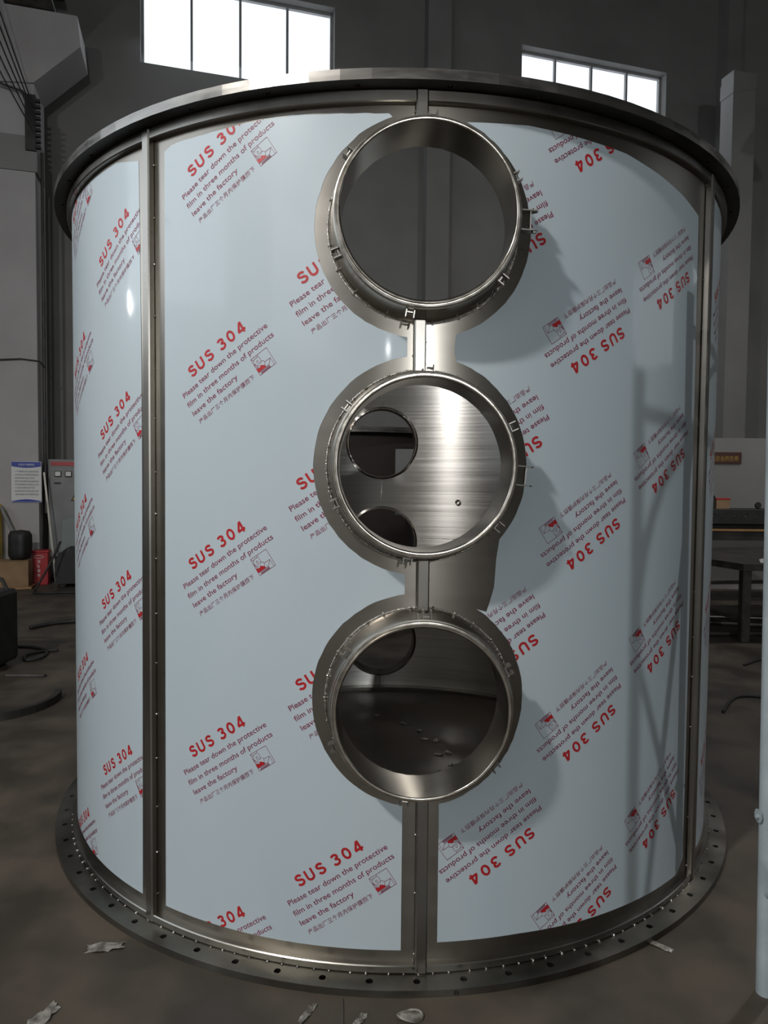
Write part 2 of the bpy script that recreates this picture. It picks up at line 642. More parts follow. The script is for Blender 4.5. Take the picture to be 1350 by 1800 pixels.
bolted_ring('base_flange', 1.40, 1.564, 0.0, 0.022, 68, 1.527, 0.011, [FLANGE, FLANGE], radians(3.3 - 2.647))
bolted_ring('top_flange', 1.40, 1.542, TZ, TZ + 0.03, 36, 1.512, 0.0085, [FLANGE_EDGE, FLANGE_RAW_SHADE], radians(3.3 - 2.5))


def band(name, r0, r1, z0, z1, mt):
    b = 0.003
    mb = MB()
    mb.lathe([(r0, z0), (r1 - b, z0), (r1, z0 + b), (r1, z1 - b), (r1 - b, z1), (r0, z1)], None, 180, closed=True)
    return mb.build(name, mt, tank, smooth=True, angle=30)


band('base_band', R - 0.001, R + 0.020, 0.0225, 0.047, STEEL_BAR)
band('top_band', R - 0.001, R + 0.020, 2.587, TZ - 0.0005, STEEL_BAR)


def vbar(theta, z0, z1, w=0.034, d=0.024, name='stiffener_bar'):
    th = radians(theta)
    M = Matrix.Rotation(th, 4, 'Z') @ Matrix.Translation((0, -R, 0))
    mb = MB()
    mb.box((-w / 2, -d, z0), (w / 2, 0.001, z1), M, 0, 0.004)
    o = mb.build(name, STEEL_BAR, tank)
    wb = MB()
    for side in (-1, 1):
        z = z0 + 0.05 + (0.04 if side > 0 else 0)
        while z < z1 - 0.02:
            rr = random.uniform(0.0025, 0.0045)
            c = M @ Vector((side * (w / 2 + 0.001), -0.002, z))
            wb.lathe([(0.0001, rr), (rr * .8, rr * .6), (rr, 0), (rr * .8, -rr * .6), (0.0001, -rr)],
                     Matrix.Translation(c), 6)
            z += random.uniform(0.13, 0.19)
    if wb.v:
        w_ = wb.build('weld_spots', WELD, o, smooth=True)
        tag(w_, kind='stuff')
    return o


vbar(-32.35, 0.0225, TZ - 0.001)
vbar(50.0, 0.0225, TZ - 0.001)
for th in (-80, -127, 97, 140):
    vbar(th, 0.0225, TZ - 0.001)
CB = 3.55
vbar(3.85, 0.0225, NZ[2] - 0.272, 0.036)
vbar(3.6, NZ[2] + 0.272, NZ[1] - 0.272, 0.036)
vbar(2.95, NZ[1] + 0.272, NZ[0] - 0.272, 0.034)
vbar(2.9, NZ[0] + 0.272, TZ - 0.001, 0.036)
vbar(183, 0.0225, BZ[2] - 0.272)
vbar(183, BZ[2] + 0.272, BZ[1] - 0.272)
vbar(183, BZ[1] + 0.272, BZ[0] - 0.272)
vbar(183, BZ[0] + 0.272, TZ - 0.001)

# tack welds around foot of the base band
wb = MB()
a = -180.0
while a < 180:
    for k in range(1):
        rr = random.uniform(0.003, 0.0055)
        th = radians(a)
        c = Vector(((R + 0.022) * sin(th), -(R + 0.022) * cos(th), 0.0235))
        wb.lathe([(0.0001, rr), (rr * .8, rr * .6), (rr, 0), (rr * .8, -rr * .6), (0.0001, -rr)], Matrix.Translation(c), 6)
    a += random.uniform(1.6, 2.6)
tag(wb.build('weld_spots', WELD, tank, smooth=True), kind='stuff')


def nozzle(th, z0, hinge=0, back=False):
    """a short pipe standing out of the shell, with its rolled lip, weld and clip lugs"""
    ax = Vector((sin(th), -cos(th), 0))
    tu = Vector((cos(th), sin(th), 0))
    Mz = Matrix(((tu.x, 0, ax.x, 0), (tu.y, 0, ax.y, 0), (0, 1, 0, z0), (0, 0, 0, 1)))  # local x=tangent,y=up,z=out
    N = 120
    mb = MB()
    # outer skirt: rings from the shell trace out to the lip
    rows = []
    def skin(rad, depth_fn):
        row = []
        for j in range(N):
            a = 2 * pi * j / N
            u, w = rad * cos(a), rad * sin(a)
            row.append(Mz @ Vector((u, w, depth_fn(u))))
        return row
    on = lambda u: sqrt(R * R - u * u)
    rows.append(skin(0.280, lambda u: on(u) + 0.0005))
    rows.append(skin(0.2765, lambda u: on(u) + 0.006))
    rows.append(skin(0.272, lambda u: on(u) * 0.5 + 1.52 * 0.5))
    rows.append(skin(0.2655, lambda u: 1.562))
    rows.append(skin(0.2635, lambda u: 1.572))
    rows.append(skin(0.2575, lambda u: 1.574))
    # inner wall back into the tank
    rows2 = [skin(0.2430, lambda u: 1.590), skin(0.2425, lambda u: 1.560), skin(0.2425, lambda u: 1.50), skin(0.2425, lambda u: 1.44 + 0.0016 * sin(u * 160)),
             skin(0.2465, lambda u: 1.44 + 0.0016 * sin(u * 160)), skin(0.2465, lambda u: 1.46)]
    # back from the inner end along the pipe's outside to the shell hole
    rows2.append(skin(0.2615, lambda u: on(u) - 0.004))
    for rws in (rows, rows2):
        vs = [p for row in rws for p in row]
        fs = []
        for i in range(len(rws) - 1):
            for j in range(N):
                j2 = (j + 1) % N
                fs.append((i * N + j, i * N + j2, (i + 1) * N + j2, (i + 1) * N + j))
        mb.add(vs, fs)
    nz = mb.build('nozzle', STEEL_PIPE, tank, smooth=True, angle=50)
    lp = MB()
    prof = [(0.2575, 1.573), (0.2595, 1.576), (0.2600, 1.580), (0.2585, 1.5845), (0.2550, 1.5850), (0.2540, 1.5835), (0.2520, 1.5835),
            (0.2515, 1.588), (0.2500, 1.5915), (0.2460, 1.5915), (0.2440, 1.5900), (0.2430, 1.586)]
    lp.lathe(prof, Mz, N)
    lp.build('lip_ring', STEEL_LIP, nz, smooth=True, angle=50)
    wd = MB()
    ring = []
    for j in range(N):
        a = 2 * pi * j / N
        rad = 0.2815
        ring.append(Mz @ Vector((rad * cos(a), rad * sin(a), on(rad * cos(a)) + 0.0008)))
    wd.tube(ring, 0.0022, 6, closed=True)
    for k in range(26):
        a = 2 * pi * (k + random.uniform(-.2, .2)) / 26
        rad = 0.283
        c = Mz @ Vector((rad * cos(a), rad * sin(a), on(rad * cos(a)) + 0.002))
        rr = random.uniform(0.003, 0.005)
        wd.lathe([(0.0001, rr), (rr * .8, rr * .6), (rr, 0), (rr * .8, -rr * .6), (0.0001, -rr)], Matrix.Translation(c), 6)
    wd.build('weld_bead', WELD, nz, smooth=True)
    if back:
        return nz
    for deg in (25, 88, 144, 204, 261, 322):
        a = radians(deg)
        Ml = Mz @ Matrix.Rotation(a, 4, 'Z') @ Matrix.Translation((0.268, 0, 1.548))
        cl = MB()
        cl.box((-0.006, -0.0165, -0.016), (0.019, -0.0125, 0.014), Ml, 0, 0.0008)
        cl.box((-0.006, 0.0065, -0.016), (0.019, 0.0105, 0.014), Ml, 0, 0.0008)
        cl.box((-0.006, -0.0125, -0.010), (0.003, 0.0065, 0.002), Ml, 0, 0.0006)
        cl.lathe([(0.0001, -0.0105), (0.0030, -0.0105), (0.0030, 0.0085), (0.0001, 0.0085)],
                 Ml @ Matrix.Translation((0.007, -0.002, 0.004)) @ Matrix.Rotation(pi / 2, 4, 'X'), 8)
        cl.build('clip_lug', STEEL_BAR, nz)
    if hinge:
        a = radians(-1 if hinge == 1 else -5)
        Mh = Mz @ Matrix.Rotation(a, 4, 'Z') @ Matrix.Translation((0.268, 0, 1.548))
        hg = MB()
        for yy in (-0.030, 0.024):
            poly_ = [(-0.008, -0.016), (0.030, -0.012), (0.042, -0.004), (0.044, 0.006), (0.036, 0.013), (-0.008, 0.016)]
            hg.prism(poly_, lambda x, z, yy=yy: Mh @ Vector((x, yy, z)), lambda x, z, yy=yy: Mh @ Vector((x, yy + 0.0035, z)))
        hg.box((0.020, -0.026, -0.006), (0.024, 0.024, 0.010), Mh, 0, 0.0008)
        if hinge == 1:
            for yy in (-0.030, 0.028):
                hg.lathe([(0.0001, -0.004), (0.0075, -0.004), (0.0075, 0.004), (0.0001, 0.004)],
                         Mh @ Matrix.Translation((0.034, yy, 0.002)) @ Matrix.Rotation(pi / 2, 4, 'X'), 6)
        hg.build('hinge_bracket', STEEL_BAR, nz)
    return nz


for i, z in enumerate(NZ):
    nozzle(NTH, z, hinge=(1, 2, 0)[i])
for z in BZ:
    nozzle(BTH, z, back=True)

# inner seams and threaded boss on the far wall
for (z0, z1) in ((0.0, 0.085), (0.615, 0.805), (1.335, 1.52), (2.05, TZ)):
    k = 14
    sm = MB()
    sm.tube([Vector(((R - 0.006) * sin(BTH) + random.uniform(-.0007, .0007), -(R - 0.006) * cos(BTH), z0 + (z1 - z0) * i / k)) for i in range(k + 1)],
            [random.uniform(0.0025, 0.0042) for _ in range(k + 1)], 6)
    sm.build('seam_weld', WELD, tank, smooth=True)
sm = MB()
k = 60
sm.tube([Vector(((R - 0.0055) * sin(radians(172 - 40 * i / k)), -(R - 0.0055) * cos(radians(172 - 40 * i / k)), 1.10 + random.uniform(-.001, .001))) for i in range(k + 1)],
        [random.uniform(0.001, 0.0026) for _ in range(k + 1)], 6)
sm.build('seam_weld', WELD, tank, smooth=True)
th = math.atan2(0.47, -1.39)
Mb = Matrix(((cos(th), 0, -sin(th), (R - 0.004) * sin(th)), (sin(th), 0, cos(th), -(R - 0.004) * cos(th)), (0, 1, 0, 1.365), (0, 0, 0, 1)))
bs = MB()
bs.lathe([(0.020, 0), (0.0195, 0.014), (0.016, 0.016), (0.0115, 0.014), (0.011, 0.0), (0.0001, 0.0)], Mb, 24)
bs.build('threaded_boss', STEEL_LIP, tank, smooth=True, angle=40)

# ------------------------------------------------------------------ film panels
RC = 0.323
dg = lambda d: radians(d) * R


def arc(cz, a0, a1, n=40, r=RC, jit=0.0012):
    out = []
    for k in range(n + 1):
        a = radians(a0 + (a1 - a0) * k / n)
        rr = r + random.uniform(-jit, jit)
        out.append((SN + rr * cos(a), cz + rr * sin(a)))
    return out


def side_angle(ds, r=RC, right=False):
    """angle (from +s axis) at which the circle meets a vertical at s = SN + ds"""
    return math.degrees(math.acos(max(-1, min(1, ds / r))))


ZB, ZTP = 0.083, 2.576
sL = dg(1.55)                    # left edge of the bare strip up the middle
dL = sL - SN
aL = side_angle(dL)              # >90
panelB = [(dg(-30.1), ZB), (sL, ZB)]
panelB += arc(NZ[2], 360 - aL, aL)[0:41]
panelB += arc(NZ[1], 360 - aL, aL)
# top nozzle: go round to where the circle reaches the top edge
aT = math.degrees(math.acos(min(1, (SN + 0.010) / RC)))
panelB += arc(NZ[0], 360 - aL, 180 - aT)
n_ = 24
TOPB = [(-0.02, 2.562), (-0.10, 2.564), (-0.22, 2.567), (-0.31, 2.573), (-0.40, 2.571), (-0.50, 2.567), (-0.60, 2.562), (-0.70, 2.560), (-0.735, 2.557), (-0.768, 2.543)]
for (x0, y0), (x1, y1) in zip(TOPB, TOPB[1:]):
    for k in range(4):
        panelB.append((x0 + (x1 - x0) * k / 4, y0 + (y1 - y0) * k / 4 + random.uniform(-.0012, .0012)))
panelB.append(TOPB[-1])

sR1 = dg(5.85)
panelC = [(sR1, 0.105), (dg(16), 0.104), (dg(24), 0.096), (dg(33), 0.090), (dg(45.5), 0.078), (dg(47.8), 0.115),
          (dg(47.6), 1.2), (dg(46.8), 2.455), (dg(41.6), 2.488), (dg(36), 2.515), (dg(29.4), 2.541), (dg(20.7), 2.551), (dg(15.4), 2.556)]
aT2 = math.degrees(math.asin((2.545 - NZ[0]) / RC))
panelC += arc(NZ[0], aT2, -side_angle(dg(7.25) - SN))
aM = side_angle(dg(7.25) - SN)
panelC += [(dg(7.05), 1.93), (dg(6.95), 1.885)]
panelC += arc(NZ[1], aM, -42)
panelC += [(dg(12.3), 1.275), (dg(12.1), 1.19), (dg(11.6), 1.145), (dg(11.2), 1.115)]
panelC += arc(NZ[2], 58, -side_angle(sR1 - SN))

panelA = [(dg(-77.5), ZB), (dg(-34.75), ZB), (dg(-34.55), 0.8), (dg(-34.4), 1.6), (dg(-34.45), 2.0), (dg(-34.75), 2.545), (dg(-40), ZTP), (dg(-60), ZTP), (dg(-77.5), ZTP)]


def rect(a, b):
    return [(dg(a), ZB), (dg(b), ZB), (dg(b), ZTP), (dg(a), ZTP)]


def densify(poly, d=0.03):
    out = []
    n = len(poly)
    for i in range(n):
        a, b = poly[i], poly[(i + 1) % n]
        L = math.hypot(b[0] - a[0], b[1] - a[1])
        k = max(1, int(L / d))
        for j in range(k):
            out.append((a[0] + (b[0] - a[0]) * j / k, a[1] + (b[1] - a[1]) * j / k))
    return out


def film(poly):
    p = densify(poly)
    v, f = cdt_fill(p, [], 0.04)
    mb = MB()
    wrap(mb, v, f, R + 0.0008)
    n = len(p)
    mb.add([cyl(*q, R + 0.0008) for q in p] + [cyl(*q, R) for q in p], [(i, n + i, n + (i + 1) % n, (i + 1) % n) for i in range(n)])
    return mb.build('protective_film', FILM, tank, smooth=True, angle=40)


# ------------------------------------------------------------------ the printed notice
NV, NT, NMI = [], [], []


def n_add(v, t, mi):
    o = len(NV)
    NV.extend(v)
    NT.extend([tuple(i + o for i in q) for q in t])
    NMI.extend([mi] * len(t))


def ell(cx, cy, rx, ry, a0, a1, n=12):
    return [(cx + rx * cos(radians(a0 + (a1 - a0) * k / n)), cy + ry * sin(radians(a0 + (a1 - a0) * k / n))) for k in range(n + 1)]


GLYPH = {
    'S': [ell(.345, .735, .235, .185, 12, 270)[:-1] + ell(.355, .300, .255, .225, 90, -165)],
    'U': [[(.085, 1.0), (.085, .35)] + ell(.35, .35, .265, .270, 180, 360) + [(.615, .35), (.615, 1.0)]],
    '3': [ell(.33, .740, .225, .180, 158, -90)[:-1] + [(.30, .545)], [(.30, .545)] + ell(.325, .305, .250, .230, 82, -160)],
    '0': [ell(.35, .5, .245, .42, 90, 450, 26)],
    '4': [[(.485, 0), (.485, 1.0)], [(.445, .96), (.075, .275)], [(.02, .245), (.68, .245)]],
}
for ch, xc in zip('SUS304', (0.0185, 0.0560, 0.0970, 0.1530, 0.1920, 0.2330)):
    for line in GLYPH[ch]:
        kx, ky, hw = 0.0425, 0.0355, 0.0037
        P_ = [Vector((xc + (x - .35) * kx, y * ky)) for x, y in line]
        vs_ = []
        for q in range(len(P_)):
            d_ = (P_[min(q + 1, len(P_) - 1)] - P_[max(q - 1, 0)])
            if ch == '0' and q in (0, len(P_) - 1):
                d_ = P_[1] - P_[-2]
            d_.normalize()
            n_v = Vector((-d_.y, d_.x)) * hw
            vs_ += [tuple(P_[q] + n_v), tuple(P_[q] - n_v)]
        tr_ = []
        for q in range(len(P_) - 1):
            a_ = 2 * q
            tr_ += [(a_, a_ + 1, a_ + 3), (a_, a_ + 3, a_ + 2)]
        n_add(vs_, tr_, 0)
for body, x0, x1, y in (('Please tear down the protective', -0.0566, 0.308, -0.0352),
                        ('film in three months of products', -0.0590, 0.3095, -0.0699),
                        ('leave the factory', -0.0566, 0.1419, -0.1038)):
    v, t = fit_text(body, x0, x1, y, cap=0.0175, bold=0.006)
    n_add(v, t, 1)
v, t = fit_text('产品出厂三个月内保护膜撕下', -0.0484, 0.1885, -0.1375, cap=0.0125, bold=0.004, spacing=1.08, res=2)
n_add(v, t, 1)

IA, IB, ID = (0, 740), (575, 255), (385, 1320)


def icon(p):
    x, y = p[0] - IA[0], p[1] - IA[1]
    ux, uy = IB[0] - IA[0], IB[1] - IA[1]
    vx, vy = ID[0] - IA[0], ID[1] - IA[1]
    det = ux * vy - uy * vx
    a = (x * vy - y * vx) / det
    b = (ux * y - uy * x) / det
    return (0.2075 + a * 0.0625, -0.0835 - b * 0.0575)


def stroke(pts, w=0.0011, mi=1):
    q = [icon(p) for p in pts]
    for a, b in zip(q, q[1:]):
        d = Vector((b[0] - a[0], b[1] - a[1]))
        if d.length < 1e-6:
            continue
        d.normalize()
        n = Vector((-d.y, d.x)) * w / 2
        e = d * w / 3
        n_add([(a[0] - n.x - e.x, a[1] - n.y - e.y), (b[0] - n.x + e.x, b[1] - n.y + e.y), (b[0] + n.x + e.x, b[1] + n.y + e.y), (a[0] + n.x - e.x, a[1] + n.y - e.y)],
              [(0, 1, 2), (0, 2, 3)], mi)


IC = (960, 835)
stroke([IA, IB, IC, ID, IA], 0.0013)
stroke([(735, 640), (905, 885)])
stroke([(560, 950), (530, 800), (735, 640), (690, 910), (770, 990)])
stroke([(245, 540), (265, 600), (340, 650), (370, 710), (395, 775), (490, 765), (530, 800)])
stroke([(265, 600), (120, 745), (122, 840), (150, 905), (240, 945), (355, 978)])
stroke([(10, 745), (90, 772), (120, 745)])
stroke([(390, 775), (392, 830), (345, 862), (300, 800), (268, 757), (236, 765), (232, 825), (330, 930)])
stroke([(130, 900), (240, 1040), (340, 1030)])
stroke([(150, 920), (280, 1010)])
stroke([(690, 905), (330, 1225)], 0.0014)
for k in range(3):
    stroke([(715 + 18 * k, 935 + 20 * k), (420 + 8 * k, 1200 + 28 * k)], 0.0012)
redp = [icon(p) for p in [(390, 925), (555, 925), (600, 975), (320, 1215), (225, 1080), (370, 1030)]]
n_add(redp, [(0, 1, 2), (0, 2, 3), (0, 3, 5), (3, 4, 5)], 0)
# orient all triangles the same way
for i, t in enumerate(NT):
    a, b, c = (NV[k] for k in t)
    if (b[0] - a[0]) * (c[1] - a[1]) - (b[1] - a[1]) * (c[0] - a[0]) < 0:
        NT[i] = (t[0], t[2], t[1])


def notice(filmobj, poly, s0, z0, ang):
    """one printed notice with its baseline start at (s0, z0), cut where the film ends"""
    ca, sa = cos(ang), sin(ang)
    P = [(s0 + x * ca - y * sa, z0 + x * sa + y * ca) for x, y in NV]
    ins = [inside(p, poly) for p in P]
    if not any(ins):
        return None
    V, F, MI = list(P), [], []
    if all(ins):
        F, MI = list(NT), list(NMI)
    else:
        def rec(a, b, c, depth, mi):
            k = inside(a, poly) + inside(b, poly) + inside(c, poly)
            if k == 0 and depth < 1:
                return
            if k == 3:
                o = len(V)
                V.extend([a, b, c])
                F.append((o, o + 1, o + 2))
                MI.append(mi)
                return
            size = max(math.dist(a, b), math.dist(b, c), math.dist(a, c))
            if size < 0.0022 or depth > 5:
                if inside(((a[0] + b[0] + c[0]) / 3, (a[1] + b[1] + c[1]) / 3), poly):
                    o = len(V)
                    V.extend([a, b, c])
                    F.append((o, o + 1, o + 2))
                    MI.append(mi)
                return
            L = [(math.dist(a, b), 0), (math.dist(b, c), 1), (math.dist(a, c), 2)]
            e = max(L)[1]
            if e == 0:
                mm = ((a[0] + b[0]) / 2, (a[1] + b[1]) / 2)
                rec(a, mm, c, depth + 1, mi)
                rec(mm, b, c, depth + 1, mi)
            elif e == 1:
                mm = ((b[0] + c[0]) / 2, (b[1] + c[1]) / 2)
                rec(a, b, mm, depth + 1, mi)
                rec(a, mm, c, depth + 1, mi)
            else:
                mm = ((a[0] + c[0]) / 2, (a[1] + c[1]) / 2)
                rec(a, b, mm, depth + 1, mi)
                rec(mm, b, c, depth + 1, mi)
        for t, mi in zip(NT, NMI):
            if all(ins[i] for i in t):
                F.append(t)
                MI.append(mi)
            elif any(ins[i] for i in t):
                rec(P[t[0]], P[t[1]], P[t[2]], 0, mi)
    used = sorted({i for f in F for i in f})
    if not used:
        return None
    mp = {u: k for k, u in enumerate(used)}
    mb = MB()
    mb.add([cyl(V[u][0], V[u][1], R + 0.0014) for u in used], [tuple(mp[i] for i in f) for f in F])
    mb.mi = MI
    o = mb.build('printed_notice', [INK_RED, INK_MAROON], filmobj)
    return o


A34 = radians(34)
B34 = A34 + pi
fA, fB, fC = film(panelA), film(panelB), film(panelC)
P6 = 0.6065
for k in range(5):
    notice(fB, panelB, -0.6565, (2.4375 if k == 0 else 2.4265) - P6 * k, A34)
for k in range(4):
    notice(fB, panelB, -0.277, 2.0775 - 0.607 * k, A34)
for k in range(4):
    notice(fA, panelA, -1.152, 2.2465 - 0.609 * k, A34)
for k in range(5):
    notice(fA, panelA, -1.524, 2.500 - 0.608 * k, A34)
for k in range(5):
    notice(fC, panelC, 0.757, 2.612 - 0.6065 * k, B34)
for k in range(4):
    notice(fC, panelC, 0.448, 2.2565 - 0.605 * k, B34)
for k in range(4):
    notice(fC, panelC, 1.128, 2.247 - 0.610 * k, B34)
# the tail of a notice seen left of the middle strip, between the lower openings
notice(fB, panelB, 0.0745, 1.1935, A34)
# sheets round the back
for a, b in ((52.3, 94.7), (99.3, 137.7), (-124.7, -82.3)):
    pr = rect(a, b)
    fo = film(pr)
    for k in range(4):
        notice(fo, pr, dg(a) + 0.12, 2.2 - 0.607 * k, A34)
for a, b in ((142.3, 166), (200, 230.7)):
    film(rect(a, b))

# small black marker sign on the rim of the base flange
mk = MB()
v, t = fit_text('B', 0, 0.016, 0, cap=0.014, bold=0.01)
thm = radians(7.2)
mk.add([(1.5645 * sin(thm + x / 1.5645), -1.5645 * cos(thm + x / 1.5645), 0.004 + y) for x, y in v], t)
mk.build('marker_sign', MARKER, tank)

# ================================================================== SCAFFOLD
sf = empty('scaffold_frame', (1.112, -1.515, 0))
tag(sf, 'pale blue grey tubular scaffold post with side brace at the right edge', 'scaffold')
TUB = 0.0235
A0, A1 = Vector((1.118, -1.515, 0)), Vector((2.33, -1.45, 0))
B0, B1 = Vector((1.085, -3.42, 0)), Vector((2.3, -3.36, 0))
SH = 2.24


def stube(name, pts, r=TUB, n=14):
    b = MB()
    pts = [Vector((p[0] - 0.014 * p[2], p[1], p[2])) for p in pts]
    b.tube(pts, r, n)
    return b.build(name, SCAF, sf, smooth=True, angle=50)


Z = Vector((0, 0, 1))
for P0, P1 in ((A0, A1), (B0, B1)):
    stube('post', [P0 + Z * 0.0, P0 + Z * SH])
    stube('post', [P1 + Z * 0.0, P1 + Z * SH])
    stube('cross_tube', [P0 + Z * (SH - 0.12), P1 + Z * (SH - 0.12)])
    d = (P1 - P0).normalized()
    for Q, s_ in ((P0, 1), (P1, -1)):
        pts = [Q + Z * (0.47) + d * 0.01 * s_]
        for k in range(1, 9):
            a = k / 8 * pi / 2
            pts.append(Q + d * s_ * 0.30 * (1 - cos(a)) + Z * (0.47 - 0.36 * sin(a)))
        stube('corner_brace', pts, 0.013, 10)
        pts = [Q + Z * (SH - 0.75)]
        for k in range(1, 9):
            a = k / 8 * pi / 2
            pts.append(Q + d * s_ * 0.34 * (1 - cos(a)) + Z * (SH - 0.75 + 0.62 * sin(a)))
        stube('corner_brace', pts, 0.017, 10)
    for Q in (P0, P1):
        b = MB()
        b.tube([Q + Vector((-0.045, -0.004, 0.535)), Q + Vector((0.045, 0.004, 0.53))], 0.006, 8)
        b.lathe([(0.0001, 0), (0.018, 0.002), (0.02, 0.006), (0.0001, 0.007)], Matrix.Translation(Q + Vector((-0.030, 0, 0.535))) @ Matrix.Rotation(-pi / 2, 4, 'Y'), 12)
        b.build('lock_pin', SCAF, sf)
for (z0, z1) in ((0.30, 1.45), (1.45, 0.30)):
    stube('diagonal_brace', [A0 + Z * z0, B0 + Z * z1], 0.015, 10)
    stube('diagonal_brace', [A1 + Z * z0, B1 + Z * z1], 0.015, 10)

# ================================================================== LEFT BACKGROUND
# notice board on the left column
nb = empty('notice_board', hp(-6.66, 1.03, 1.18))
tag(nb, 'white notice board with blue curved bands hung on the pale left column', 'notice board')
box_obj('board', -6.845, -6.45, 1.022, 1.04, 1.165, 1.755, WHITE, nb)


def flat_on_wall(name, polys, f, mt, parent):
    b = MB()
    for p in polys:
        n = len(p)
        b.prism(p, lambda s, z: hp(s, f, z), lambda s, z: hp(s, f + 0.002, z))
    return b.build(name, mt, parent)


SA, SW = -6.841, 0.387
tb = [(SA, 1.75), (SA, 1.685)] + [(SA + SW * k / 10, 1.685 - 0.022 * sin(pi * k / 10)) for k in range(1, 10)] + [(SA + SW, 1.685), (SA + SW, 1.75)]
bb = [(SA, 1.17), (SA, 1.182)] + [(SA + SW * k / 10, 1.182 + 0.028 * sin(pi * k / 10)) for k in range(1, 10)] + [(SA + SW, 1.182), (SA + SW, 1.17)]
flat_on_wall('header_band', [tb], 1.040, BLUE, nb)
flat_on_wall('footer_band', [bb], 1.040, BLUE, nb)
b = MB()
def wall_text(b, body, s0, s1, z, f, cap, bold=0.0):
    v, t = fit_text(body, s0, s1, z, cap=cap, bold=bold, res=1)
    b.add([hp(x, f, y) for x, y in v], t)
wall_text(b, '安全生产管理制度', -6.75, -6.54, 1.695, 1.0435, 0.026)
b.build('heading_text', WHITE, nb)
rows = ['一严格遵守安全操作规程', '工作时必须穿戴劳保用品', '设备使用前应进行检查', '保持场地整洁通道畅通', '严禁违章作业和酒后上岗', '下班前切断电源气源', '发现隐患及时报告处理', '消防器材定期检查']
for k, rw in enumerate(rows):
    b = MB()
    wall_text(b, rw, -6.80, -6.49 - (0.05 if k % 3 == 2 else 0), 1.60 - 0.047 * k, 1.0435, 0.02)
    b.build('text_line', GREY_INK, nb)

# electrical cabinet
ec = empty('electrical_cabinet', hp(-6.0, 0.6, 0))
tag(ec, 'grey electrical cabinet with red top stripe and meters behind the tank', 'cabinet')
CF = 0.85
box_obj('cabinet_body', -6.40, -5.45, 0.30, CF, 0.04, 1.80, CABINET, ec, 0.01)
box_obj('plinth', -6.38, -5.47, 0.32, CF - 0.02, 0.0, 0.04, DARK, ec)
box_obj('door', -6.37, -5.48, CF, CF + 0.012, 0.08, 1.68, CABINET, ec, 0.003)
box_obj('red_stripe', -6.36, -5.50, CF, CF + 0.010, 1.705, 1.765, RED, ec)
for k in range(5):
    s = -6.305 + 0.145 * k
    mt_ = MB()
    hall_box(mt_, s, s + 0.09, CF + 0.012, CF + 0.03, 1.54, 1.625, 0, 0.004)
    mo = mt_.build('meter', BLACK, ec)
    box_obj('meter_face', s + 0.009, s + 0.081, CF + 0.030, CF + 0.0315, 1.552, 1.616, WHITE, mo)
hd = MB()
hall_box(hd, -6.31, -6.22, CF + 0.012, CF + 0.035, 1.44, 1.455, 0, 0.004)
hd.build('door_handle', BLACK, ec)
ts, tz = -5.985, 1.20
flat_on_wall('warning_triangle', [[(ts - 0.105, tz - 0.02), (ts + 0.105, tz - 0.02), (ts, tz + 0.17)]], CF + 0.0125, BLACK, ec)
flat_on_wall('warning_triangle_field', [[(ts - 0.078, tz - 0.004), (ts + 0.078, tz - 0.004), (ts, tz + 0.138)]], CF + 0.0147, YELLOW, ec)
flat_on_wall('lightning_mark', [[(ts + 0.012, tz + 0.10), (ts - 0.018, tz + 0.05), (ts + 0.002, tz + 0.052), (ts - 0.010, tz + 0.008), (ts + 0.024, tz + 0.066), (ts + 0.004, tz + 0.064)]], CF + 0.017, BLACK, ec)

# red fire box
fx = empty('fire_extinguisher_box', hp(-6.45, 1.25, 0))
tag(fx, 'red fire extinguisher box standing on the floor beside the carton', 'extinguisher box')
box_obj('box_body', -6.52, -6.32, 1.15, 1.33, 0.0, 0.46, RED, fx, 0.006)
box_obj('lid', -6.53, -6.31, 1.14, 1.34, 0.46, 0.49, RED, fx, 0.006)
b = MB()
ring = [hp(-6.44 + 0.06 * cos(2 * pi * k / 20), 1.333, 0.40 + 0.02 * sin(2 * pi * k / 20)) for k in range(20)]
b.tube(ring, 0.004, 5, closed=True)
b.build('printed_ring', WHITE, fx)
b = MB()
for k, ch in enumerate('消防器材'):
    wall_text(b, ch, -6.46, -6.42, 0.315 - 0.065 * k, 1.3315, 0.036, 0.01)
b.build('lettering', WHITE, fx)

# carton with dark bag on it
ct = empty('cardboard_carton', hp(-7.0, 1.4, 0))
tag(ct, 'brown cardboard carton on the floor left of the red box', 'carton')
box_obj('carton_body', -7.40, -6.50, 1.40, 1.68, 0.03, 0.385, CARD, ct, 0.004)
box_obj('lid_flap', -7.40, -6.50, 1.54, 1.69, 0.385, 0.391, CARD, ct)
box_obj('pallet_board', -7.45, -6.46, 1.38, 1.70, 0.0, 0.03, WOOD, ct)


def lumpy(name, c, dim, mt, amp=0.12, parent=None, seed=1, nu=20, nv=12, power=3.0):
    rnd = random.Random(seed)
    ph = [rnd.uniform(0, 6.28) for _ in range(6)]
    vs, fs = [], []
    for i in range(nv + 1):
        v = -pi / 2 + pi * i / nv
        for j in range(nu):
            u = 2 * pi * j / nu
            x, y, z = cos(v) * cos(u), cos(v) * sin(u), sin(v)
            k = (abs(x) ** power + abs(y) ** power + abs(z) ** power) ** (-1 / power)
            w = 1 + amp * (sin(3 * u + ph[0]) * cos(2 * v + ph[1]) + 0.5 * sin(7 * u + ph[2] + 4 * v))
            vs.append(Vector((c[0] + x * k * w * dim[0] / 2, c[1] + y * k * w * dim[1] / 2, max(c[2] - dim[2] / 2, c[2] + z * k * w * dim[2] / 2))))
    for i in range(nv):
        for j in range(nu):
            j2 = (j + 1) % nu
            fs.append((i * nu + j, i * nu + j2, (i + 1) * nu + j2, (i + 1) * nu + j))
    b = MB()
    b.add(vs, fs)
    return b.build(name, mt, parent, smooth=True)


